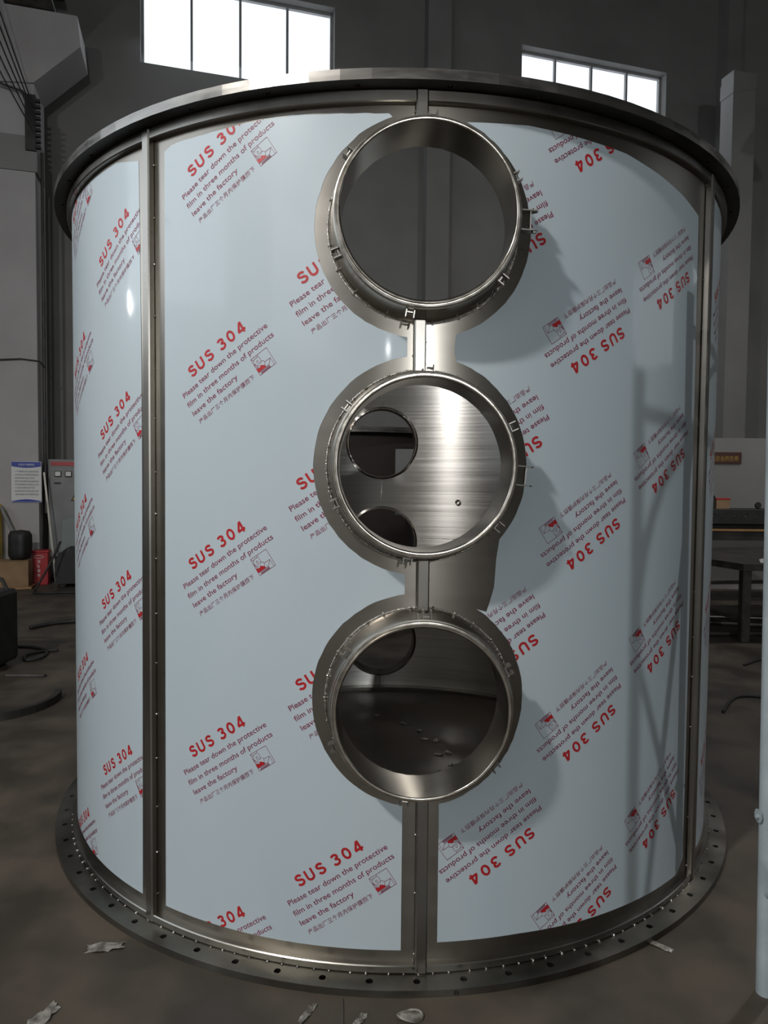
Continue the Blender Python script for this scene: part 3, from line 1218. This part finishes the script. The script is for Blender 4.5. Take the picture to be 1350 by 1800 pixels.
c0 = hp(-6.63, 1.54, 0.391 + 0.20)
tag(lumpy('dark_bag', c0, (0.24, 0.26, 0.40), BLACK, 0.03, seed=3, power=7.0), 'black lumpy bag standing on top of the brown carton', 'bag')

# yellow post with its grey brace at the left edge
yp = empty('yellow_stand', hp(-7.35, 2.0, 0))
tag(yp, 'yellow upright stand with slanting grey brace at the left edge', 'stand')
b = MB()
hall_box(b, -7.16, -6.955, 1.10, 1.26, 0.0, 1.14, 0, 0.01)
b.build('post', YELLOW, yp)
b = MB()
b.tube([hp(-6.955, 1.18, 1.11), hp(-6.79, 1.18, 0.72), hp(-6.50 - 0.02, 1.10, 0.12)], 0.026, 8)
b.build('brace', CABINET, yp)
box_obj('foot', -7.20, -6.56, 1.06, 1.30, 0.0, 0.05, DARK, yp)

# leaning stainless strip, grey-green sheet, black drum
ls = MB()
ls.prism([(-6.425, 1.60), (-6.400, 1.60), (-6.235, 0.0), (-6.265, 0.0)], lambda s, z: hp(s, 1.04 + (1.6 - z) * 0.06, z), lambda s, z: hp(s, 1.05 + (1.6 - z) * 0.06, z))
tag(ls.build('leaning_strip', FLANGE), 'shiny narrow steel strip leaning beside the electrical cabinet', 'metal strip')
sh = MB()
sh.prism([(-6.20, 0.0), (-6.17, 0.90), (-5.93, 0.98), (-5.80, 0.55), (-5.55, 0.0)], lambda s, z: hp(s, 1.02 + (1 - z) * 0.12, z), lambda s, z: hp(s, 1.03 + (1 - z) * 0.12, z))
tag(sh.build('leaning_sheet', GREEN_GREY), 'grey green offcut sheet leaning against the electrical cabinet', 'sheet')
dr = empty('welding_machine', hp(-5.93, 1.45, 0))
tag(dr, 'rounded black welding machine on the floor before the grey cabinet', 'machine')
b = MB()
prof = [(-0.24, 0.05), (-0.25, 0.34), (-0.20, 0.47), (-0.10, 0.54), (0.04, 0.54), (0.15, 0.47), (0.22, 0.34), (0.23, 0.05)]
b.prism([(x - 5.93, z) for x, z in prof], lambda s, z: hp(s, 1.25, z), lambda s, z: hp(s, 1.65, z))
b.build('machine_body', BLACK, dr)
for s in (-6.08, -5.80):
    for f in (1.30, 1.60):
        b = MB()
        b.lathe([(0.0001, -0.02), (0.05, -0.02), (0.05, 0.02), (0.0001, 0.02)], Matrix.Translation(hp(s, f, 0.05)) @ Matrix.Rotation(pi / 2, 4, 'X'), 14)
        b.build('wheel', DARK, dr)

# cables of the column, junction block
jb = empty('cable_terminal', hp(-6.52, 1.05, 6.1))
tag(jb, 'dark terminal strip high on the left column where the cables meet', 'terminal')
box_obj('terminal_back', -6.60, -6.46, 1.046, 1.09, 6.15, 6.92, DARK, jb)
for k in range(9):
    box_obj('terminal_block', -6.47, -6.40, 1.05, 1.11, 6.18 + 0.08 * k, 6.22 + 0.08 * k, BLACK, jb)
for k in range(5):
    b = MB()
    p0 = hp(-6.475, 1.128, 6.72 - 0.085 * k)
    p1 = hp(-7.22, 1.95, 9.15 - 0.34 * k)
    b.tube([p0.lerp(p1, t / 8) - Vector((0, 0, 0.05 * sin(pi * t / 8))) for t in range(9)], 0.010, 6)
    tag(b.build('hanging_cable', BLACK), ('topmost', 'second highest', 'middle', 'second lowest', 'lowest')[k] + ' black cable of the fan at the column terminal strip', 'cable', 'cables fanning from the terminal strip')
b = MB()
b.tube([hp(-7.9, 1.3, 7.12), hp(-7.0, 1.16, 7.00), hp(-6.62, 1.12, 6.93), hp(-6.50, 1.11, 6.75)], 0.016, 6)
tag(b.build('feed_cable', BLACK), 'thick black cable crossing the left column to the terminal strip', 'cable')
b = MB()
b.tube([hp(-6.42, 0.9, 6.2), hp(-6.42, 0.9, 4.0), hp(-6.425, 0.9, 2.0), hp(-6.42, 0.9, 1.0)], 0.022, 8)
tag(b.build('conduit', DARK), 'dark vertical conduit running down beside the pale left column', 'conduit')
b = MB()
b.tube([hp(-7.9, 1.06, 3.16), hp(-7.2, 1.06, 3.17), hp(-6.7, 1.05, 3.22), hp(-6.46, 1.04, 3.20), hp(-6.40, 0.93, 3.12)], 0.010, 6)
tag(b.build('wall_wire', BLACK), 'thin black wire drooping across the left column at mid height', 'wire')

# near-left dark machine with hose, cable loops and curved strip
nm = empty('tool_cart', (-3.25, 1.9, 0))
tag(nm, 'black wire feeder case on the floor cut by the left frame edge', 'machine')
b = MB()
b.box((-3.75, 1.66, 0.05), (-3.02, 2.00, 0.62), None, 0, 0.03)
b.build('case', BLACK, nm)
b = MB()
b.tube([Vector((-3.6, 1.9, 0.62)), Vector((-3.55, 1.9, 0.72)), Vector((-3.3, 1.9, 0.76)), Vector((-3.1, 1.9, 0.70)), Vector((-3.05, 1.9, 0.60))], 0.015, 8)
b.build('handle', BLACK, nm)
for x in (-3.62, -3.14):
    for y in (1.70, 1.96):
        b = MB()
        b.lathe([(0.0001, -0.018), (0.045, -0.018), (0.045, 0.018), (0.0001, 0.018)], Matrix.Translation((x, y, 0.045)) @ Matrix.Rotation(pi / 2, 4, 'X'), 12)
        b.build('wheel', DARK, nm)


def floor_cable(name, pts, r, mt, label, cat='cable', sub=8):
    P = [Vector((x, y, r)) if len(q) == 2 else Vector(q) for q in pts for x, y in [q[:2]]]
    out = []
    for i in range(len(P) - 1):
        p0, p1, p2, p3 = P[max(i - 1, 0)], P[i], P[i + 1], P[min(i + 2, len(P) - 1)]
        for k in range(sub):
            t = k / sub
            out.append(0.5 * ((2 * p1) + (p2 - p0) * t + (2 * p0 - 5 * p1 + 4 * p2 - p3) * t * t + (3 * p1 - p0 - 3 * p2 + p3) * t ** 3))
    out.append(P[-1])
    for q in out:
        q.z = max(q.z, r)
    b = MB()
    b.tube(out, r, 7)
    return tag(b.build(name, mt, smooth=True), label, cat)


floor_cable('hose', [(-3.6, 2.45), (-3.25, 2.5), (-3.05, 2.42), (-2.94, 2.28), (-2.92, 2.12), (-3.0, 2.06), (-3.08, 2.2), (-3.03, 2.34), (-2.90, 2.40)],
            0.013, BLACK, 'black hose looping over the floor from the left feeder case', 'hose')
floor_cable('floor_cable', [(-4.50, 5.75, 0.66), (-4.60, 5.65, 0.36), (-4.72, 5.48), (-4.60, 5.36), (-4.2, 5.45), (-3.7, 5.55), (-3.2, 5.6)],
            0.015, BLACK, 'black cable sagging to the floor before the red box')
floor_cable('floor_cable', [(-3.6, 3.25), (-3.45, 3.5), (-3.25, 3.6), (-2.9, 3.62)], 0.02, BLACK, 'short dark cable end on the floor close by the tank edge')
cs = MB()
k = 20
pin, pout = [], []
for i in range(k + 1):
    a = radians(-115 + 140 * i / k)
    pin.append((-2.66 + 0.38 * cos(a), 1.0 + 0.38 * sin(a)))
    pout.append((-2.66 + 0.42 * cos(a), 1.0 + 0.42 * sin(a)))
vs = [Vector((x, y, z)) for z in (0.0, 0.05) for x, y in pin + pout]
n2 = 2 * (k + 1)
fs = []
for i in range(k):
    a, b_, c, d = i, i + 1, k + 1 + i + 1, k + 1 + i
    fs += [(a, b_, c, d), (n2 + a, n2 + d, n2 + c, n2 + b_), (a, n2 + a, n2 + b_, b_), (d, c, n2 + c, n2 + d)]
fs += [(0, k + 1, n2 + k + 1, n2), (k, n2 + k, n2 + 2 * k + 1, 2 * k + 1)]
cs.add(vs, fs)
tag(cs.build('curved_offcut', DARK), 'dark curved steel offcut lying on the floor left of the tank', 'steel offcut')
b = MB()
b.box((-2.92, 1.60, 0), (-2.62, 1.65, 0.02), None, 0, 0.004)
tag(b.build('flat_bar', DARK_STEEL), 'short dark flat bar on the floor beside the curved offcut', 'flat bar')

# second tank seen through the openings
t2 = empty('rusty_tank', (-0.45, 5.75, 0))
tag(t2, 'second dark brown tank with a flanged rim seen through the openings', 'tank')
b = MB()
b.lathe([(1.55, 0.0), (1.55, 2.06), (1.52, 2.06), (1.52, 0.0)], Matrix.Translation((-0.45, 5.75, 0)), 96, closed=True)
b.build('tank_wall', RUST, t2, smooth=True, angle=40)
b = MB()
b.lathe([(1.53, 2.06), (1.64, 2.06), (1.64, 2.12), (1.53, 2.12)], Matrix.Translation((-0.45, 5.75, 0)), 96, closed=True)
b.build('rim_flange', FLANGE_EDGE, t2, smooth=True, angle=40)
cp = empty('control_panel', (0.15, 3.9, 0))
tag(cp, 'pale grey control panel on a pedestal seen through the middle opening', 'control panel')
b = MB()
b.box((0.03, 3.85, 1.15), (0.52, 3.99, 1.86), None, 0, 0.01)
b.build('panel_box', CABINET, cp)
b = MB()
b.box((0.20, 3.88, 0.03), (0.34, 3.98, 1.15), None, 0, 0.01)
b.build('pedestal', DARK, cp)
b = MB()
b.box((0.08, 3.78, 0.0), (0.46, 4.08, 0.03), None, 0, 0.005)
b.build('foot_plate', DARK, cp)

# ================================================================== RIGHT BACKGROUND
sg = empty('wall_sign', (4.8, 6.49, 1.9))
tag(sg, 'small dark red sign with gold characters on the grey partition', 'sign')
b = MB()
b.box((4.42, 6.475, 1.82), (5.03, 6.4995, 1.985))
b.build('sign_plate', MAROON_SIGN, sg)
b = MB()
v, t = fit_text('质量是企业的生命', 4.46, 4.99, 1.865, cap=0.06, bold=0.01, res=1)
b.add([(x, 6.4745, z) for x, z in v], t)
b.build('lettering', GOLD, sg)

bn = empty('tool_bench', (4.6, 5.3, 0))
tag(bn, 'long black tool bench with a row of pegs against the partition', 'bench')
b = MB()
b.box((3.55, 5.15, 1.02), (5.5, 5.65, 1.21), None, 0, 0.008)
b.build('back_box', BLACK, bn)
b = MB()
b.box((3.55, 5.10, 0.935), (5.5, 5.65, 0.958), None, 0, 0.003)
b.build('wooden_shelf', WOOD, bn)
b = MB()
b.box((3.55, 5.13, 0.82), (5.5, 5.65, 0.93), None, 0, 0.005)
b.build('drawer_rail', DARK, bn)
b = MB()
b.box((3.55, 5.30, 0.958), (5.5, 5.65, 1.02))
b.build('back_strip', BLACK, bn)
for x in (3.6, 5.42):
    for y in (5.2, 5.6):
        b = MB()
        b.box((x - 0.03, y - 0.03, 0), (x + 0.03, y + 0.03, 0.82))
        b.build('leg', DARK, bn)
for k in range(6):
    b = MB()
    x = 4.03 + 0.135 * k
    b.tube([(x, 5.15, 1.14), (x, 5.12, 1.135), (x, 5.11, 1.15)], 0.006, 6)
    b.lathe([(0.0001, 0.0), (0.014, 0.001), (0.010, 0.01), (0.0001, 0.011)], Matrix.Translation((x, 5.15, 1.12)) @ Matrix.Rotation(pi / 2, 4, 'X'), 8)
    b.build('peg', STEEL_LIP, bn)
b = MB()
b.box((3.92, 5.25, 1.21), (4.10, 5.5, 1.375), None, 0, 0.006)
b2 = b.build('black_box', BLACK)
tag(b2, 'small black box on the tool bench beside the pale carton', 'box')
sc_ = empty('small_carton', (4.2, 5.4, 1.21))
tag(sc_, 'small pale carton with a red lid edge on the tool bench', 'carton')
b = MB()
b.box((4.115, 5.25, 1.21), (4.285, 5.5, 1.325), None, 0, 0.003)
b.build('carton_body', CARD, sc_)
b = MB()
b.box((4.110, 5.245, 1.325), (4.290, 5.505, 1.345), None, 0, 0.002)
b.build('lid', RED, sc_)
b = MB()
b.lathe([(0.0001, -0.02), (0.035, -0.02), (0.045, 0), (0.035, 0.02), (0.0001, 0.02)], Matrix.Translation((4.665, 5.3, 1.255)) @ Matrix.Rotation(pi / 2, 4, 'X'), 16)
tag(b.build('cutting_disc', BLACK), 'round black disc standing at the right of the tool bench', 'disc')

tb_ = empty('work_table', (3.6, 3.6, 0))
tag(tb_, 'dark welded steel work table behind the right side of the tank', 'table')
TT = [(2.85, 4.55), (3.32, 2.98), (4.95, 3.05), (4.75, 4.9)]
b = MB()
b.prism(TT, lambda x, y: Vector((x, y, 0.70)), lambda x, y: Vector((x, y, 0.765)))
b.build('tabletop', DARK_STEEL, tb_)
for (x, y) in ((3.40, 3.10), (4.80, 3.15), (2.98, 4.45), (4.65, 4.75)):
    b = MB()
    b.box((x - 0.042, y - 0.042, 0), (x + 0.042, y + 0.042, 0.70), None, 0, 0.006)
    b.build('leg', DARK_STEEL, tb_)
for P0, P1, z in (((3.40, 3.10), (2.98, 4.45), 0.22), ((3.40, 3.10), (4.80, 3.15), 0.42), ((2.98, 4.45), (4.65, 4.75), 0.36)):
    b = MB()
    b.tube([(P0[0], P0[1], z), (P1[0], P1[1], z)], 0.028, 4)
    b.build('stretcher', DARK_STEEL, tb_)
b = MB()
b.add([(3.55, 3.12, 0.766), (3.80, 3.10, 0.768), (3.84, 3.22, 0.79), (3.70, 3.27, 0.80), (3.58, 3.20, 0.79), (3.68, 3.17, 0.815)], [(0, 1, 5), (1, 2, 5), (2, 3, 5), (3, 4, 5), (4, 0, 5), (4, 3, 2, 1, 0)])
tag(b.build('crumpled_rag', WHITE), 'small white crumpled rag on the dark work table', 'rag')
for k, (p0, p1, r, lb) in enumerate([((2.9, 3.9, 0.05), (4.4, 3.5, 0.06), 0.03, 'thick dark steel pipe slanting on the floor under the work table'),
                                     ((3.0, 4.3, 0.03), (4.5, 4.1, 0.03), 0.025, 'pale steel pipe on the floor under the work table, farthest'),
                                     ((3.0, 3.3, 0.03), (4.1, 3.38, 0.03), 0.022, 'thin steel pipe nearest the front leg under the work table')]):
    b = MB()
    b.tube([p0, p1], r, 10)
    tag(b.build('steel_pipe', (DARK_STEEL, STEEL_BAR, DARK_STEEL)[k], smooth=True, angle=60), lb, 'pipe')
floor_cable('floor_cable', [(2.95, 2.2), (3.3, 2.45), (3.7, 2.4), (4.2, 2.6)], 0.010, BLACK, 'thin dark cable on the floor in front of the work table')
floor_cable('floor_cable', [(2.2, 1.0), (2.5, 1.35), (2.9, 1.25), (3.3, 1.5)], 0.010, BLACK, 'thin dark cable on the floor right of the tank')

# ================================================================== FLOOR SCRAPS, CRACK
def scrap(x, y, w, l, ang, seed, label, group=None, h=0.006):
    rnd = random.Random(seed)
    nu, nv = 9, 6
    vs, fs = [], []
    for i in range(nu):
        for j in range(nv):
            u = (i / (nu - 1) - .5) * l * (1 + rnd.uniform(-.15, .15))
            v_ = (j / (nv - 1) - .5) * w * (1 + rnd.uniform(-.25, .25)) * (1 - 0.6 * abs(i / (nu - 1) - .5))
            vs.append(Vector((x + u * cos(ang) - v_ * sin(ang), y + u * sin(ang) + v_ * cos(ang), 0.001 + rnd.random() * h)))
    for i in range(nu - 1):
        for j in range(nv - 1):
            fs.append((i * nv + j, (i + 1) * nv + j, (i + 1) * nv + j + 1, i * nv + j + 1))
    b = MB()
    b.add(vs, fs)
    return tag(b.build('plastic_scrap', PLASTIC), label, 'scrap', group)


G = 'plastic scraps around the tank foot'
scrap(-0.96, -1.66, 0.05, 0.10, 1.2, 1, 'crumpled clear scrap on the floor in the lower left corner', G)
scrap(-0.905, -1.37, 0.045, 0.11, 0.2, 2, 'bright crumpled plastic scrap on the floor left of the base flange', G)
scrap(-1.17, -0.92, 0.03, 0.06, 0.6, 3, 'small pale scrap on the floor far left of the flange', G)
scrap(-0.075, -1.65, 0.025, 0.05, 1.0, 4, 'small white scrap at the lower edge beside the floor crack', G)
scrap(-0.225, -1.63, 0.02, 0.08, 1.1, 5, 'long thin scrap before the flange, left of the floor crack', G)
scrap(0.865, -1.30, 0.03, 0.13, -0.7, 6, 'long clear film scrap on the floor at lower right', G)
scrap(0.80, -1.22, 0.015, 0.07, -0.4, 7, 'thin twisted scrap just above the long film scrap', G)
scrap(-0.17, -1.70, 0.02, 0.06, 0.1, 18, 'flat scrap cut by the lower frame edge', G)
b = MB()
b.tube([Vector((0.065 + 0.035 * cos(a), -1.635 + 0.02 * sin(a), 0.006 + 0.004 * sin(2 * a))) for a in [2 * pi * k / 16 for k in range(16)]], 0.004, 6, closed=True)
b.add([Vector((0.065 + 0.034 * cos(a), -1.635 + 0.019 * sin(a), 0.004)) for a in [2 * pi * k / 12 for k in range(12)]], [tuple(range(12))])
tag(b.build('tape_ring', PLASTIC, smooth=True), 'curled ring of clear tape on the floor before the flange', 'tape', G)
G2 = 'pale scraps on the floor inside the tank'
LB = ['farthest and leftmost pale scrap on the floor inside the tank', 'second farthest pale scrap on the floor inside the tank',
      'third farthest pale scrap on the floor inside the tank', 'pale scrap inside the tank, left of a closely spaced pair',
      'pale scrap inside the tank, right of a closely spaced pair', 'left of two touching pale scraps inside the tank',
      'right of two touching pale scraps inside the tank', 'rounded pale scrap inside the tank near the lower right lip',
      'nearest pale scrap inside the tank by the right of the lip', 'dim scrap inside the tank behind the lower left of the lip']
for k, (x, y) in enumerate([(-0.082, 0.859), (0.084, 0.719), (0.179, 0.595), (0.207, 0.458), (0.272, 0.44), (0.271, 0.236), (0.325, 0.262), (0.337, 0.10), (0.277, 0.01), (-0.03, 0.02)]):
    scrap(x, y, 0.035, 0.05, random.uniform(0, 3), 30 + k, LB[k], G2)

b = MB()
pts = [(-0.115, -1.80), (-0.117, -1.70), (-0.122, -1.62), (-0.127, -1.57)]
vs = [Vector((x + d, y, 0.0012)) for x, y in pts for d in (-0.0012, 0.0012)]
b.add(vs, [(2 * i, 2 * i + 1, 2 * i + 3, 2 * i + 2) for i in range(3)])
tag(b.build('floor_crack_1', BLACK), kind='structure')  # thin dark strip drawn for the crack in the floor

# high bay lamps (off frame, carrying the lights above; the rear one is added)
def bay_lamp(loc, label):
    e = empty('bay_lamp', loc)
    tag(e, label, 'lamp')
    x, y, z = loc
    b = MB()
    b.lathe([(0.02, 0.42), (0.10, 0.38), (0.30, 0.12), (0.36, -0.02), (0.355, -0.02), (0.29, 0.12), (0.09, 0.37), (0.02, 0.37)], Matrix.Translation((x, y, z)), 32, closed=True)
    b.build('lamp_shade', CABINET, e, smooth=True)
    b = MB()
    b.tube([(x, y, z + 0.40), (x, y, HZ - 0.01)], 0.012, 6)
    b.build('suspension_rod', DARK, e)


bay_lamp(KEY, 'high bay lamp hanging above and left of the camera')
bay_lamp((5.5, 2.6, 6.6), 'added unseen bay lamp right beyond the tank, brightening the end wall')

bpy.context.view_layer.update()
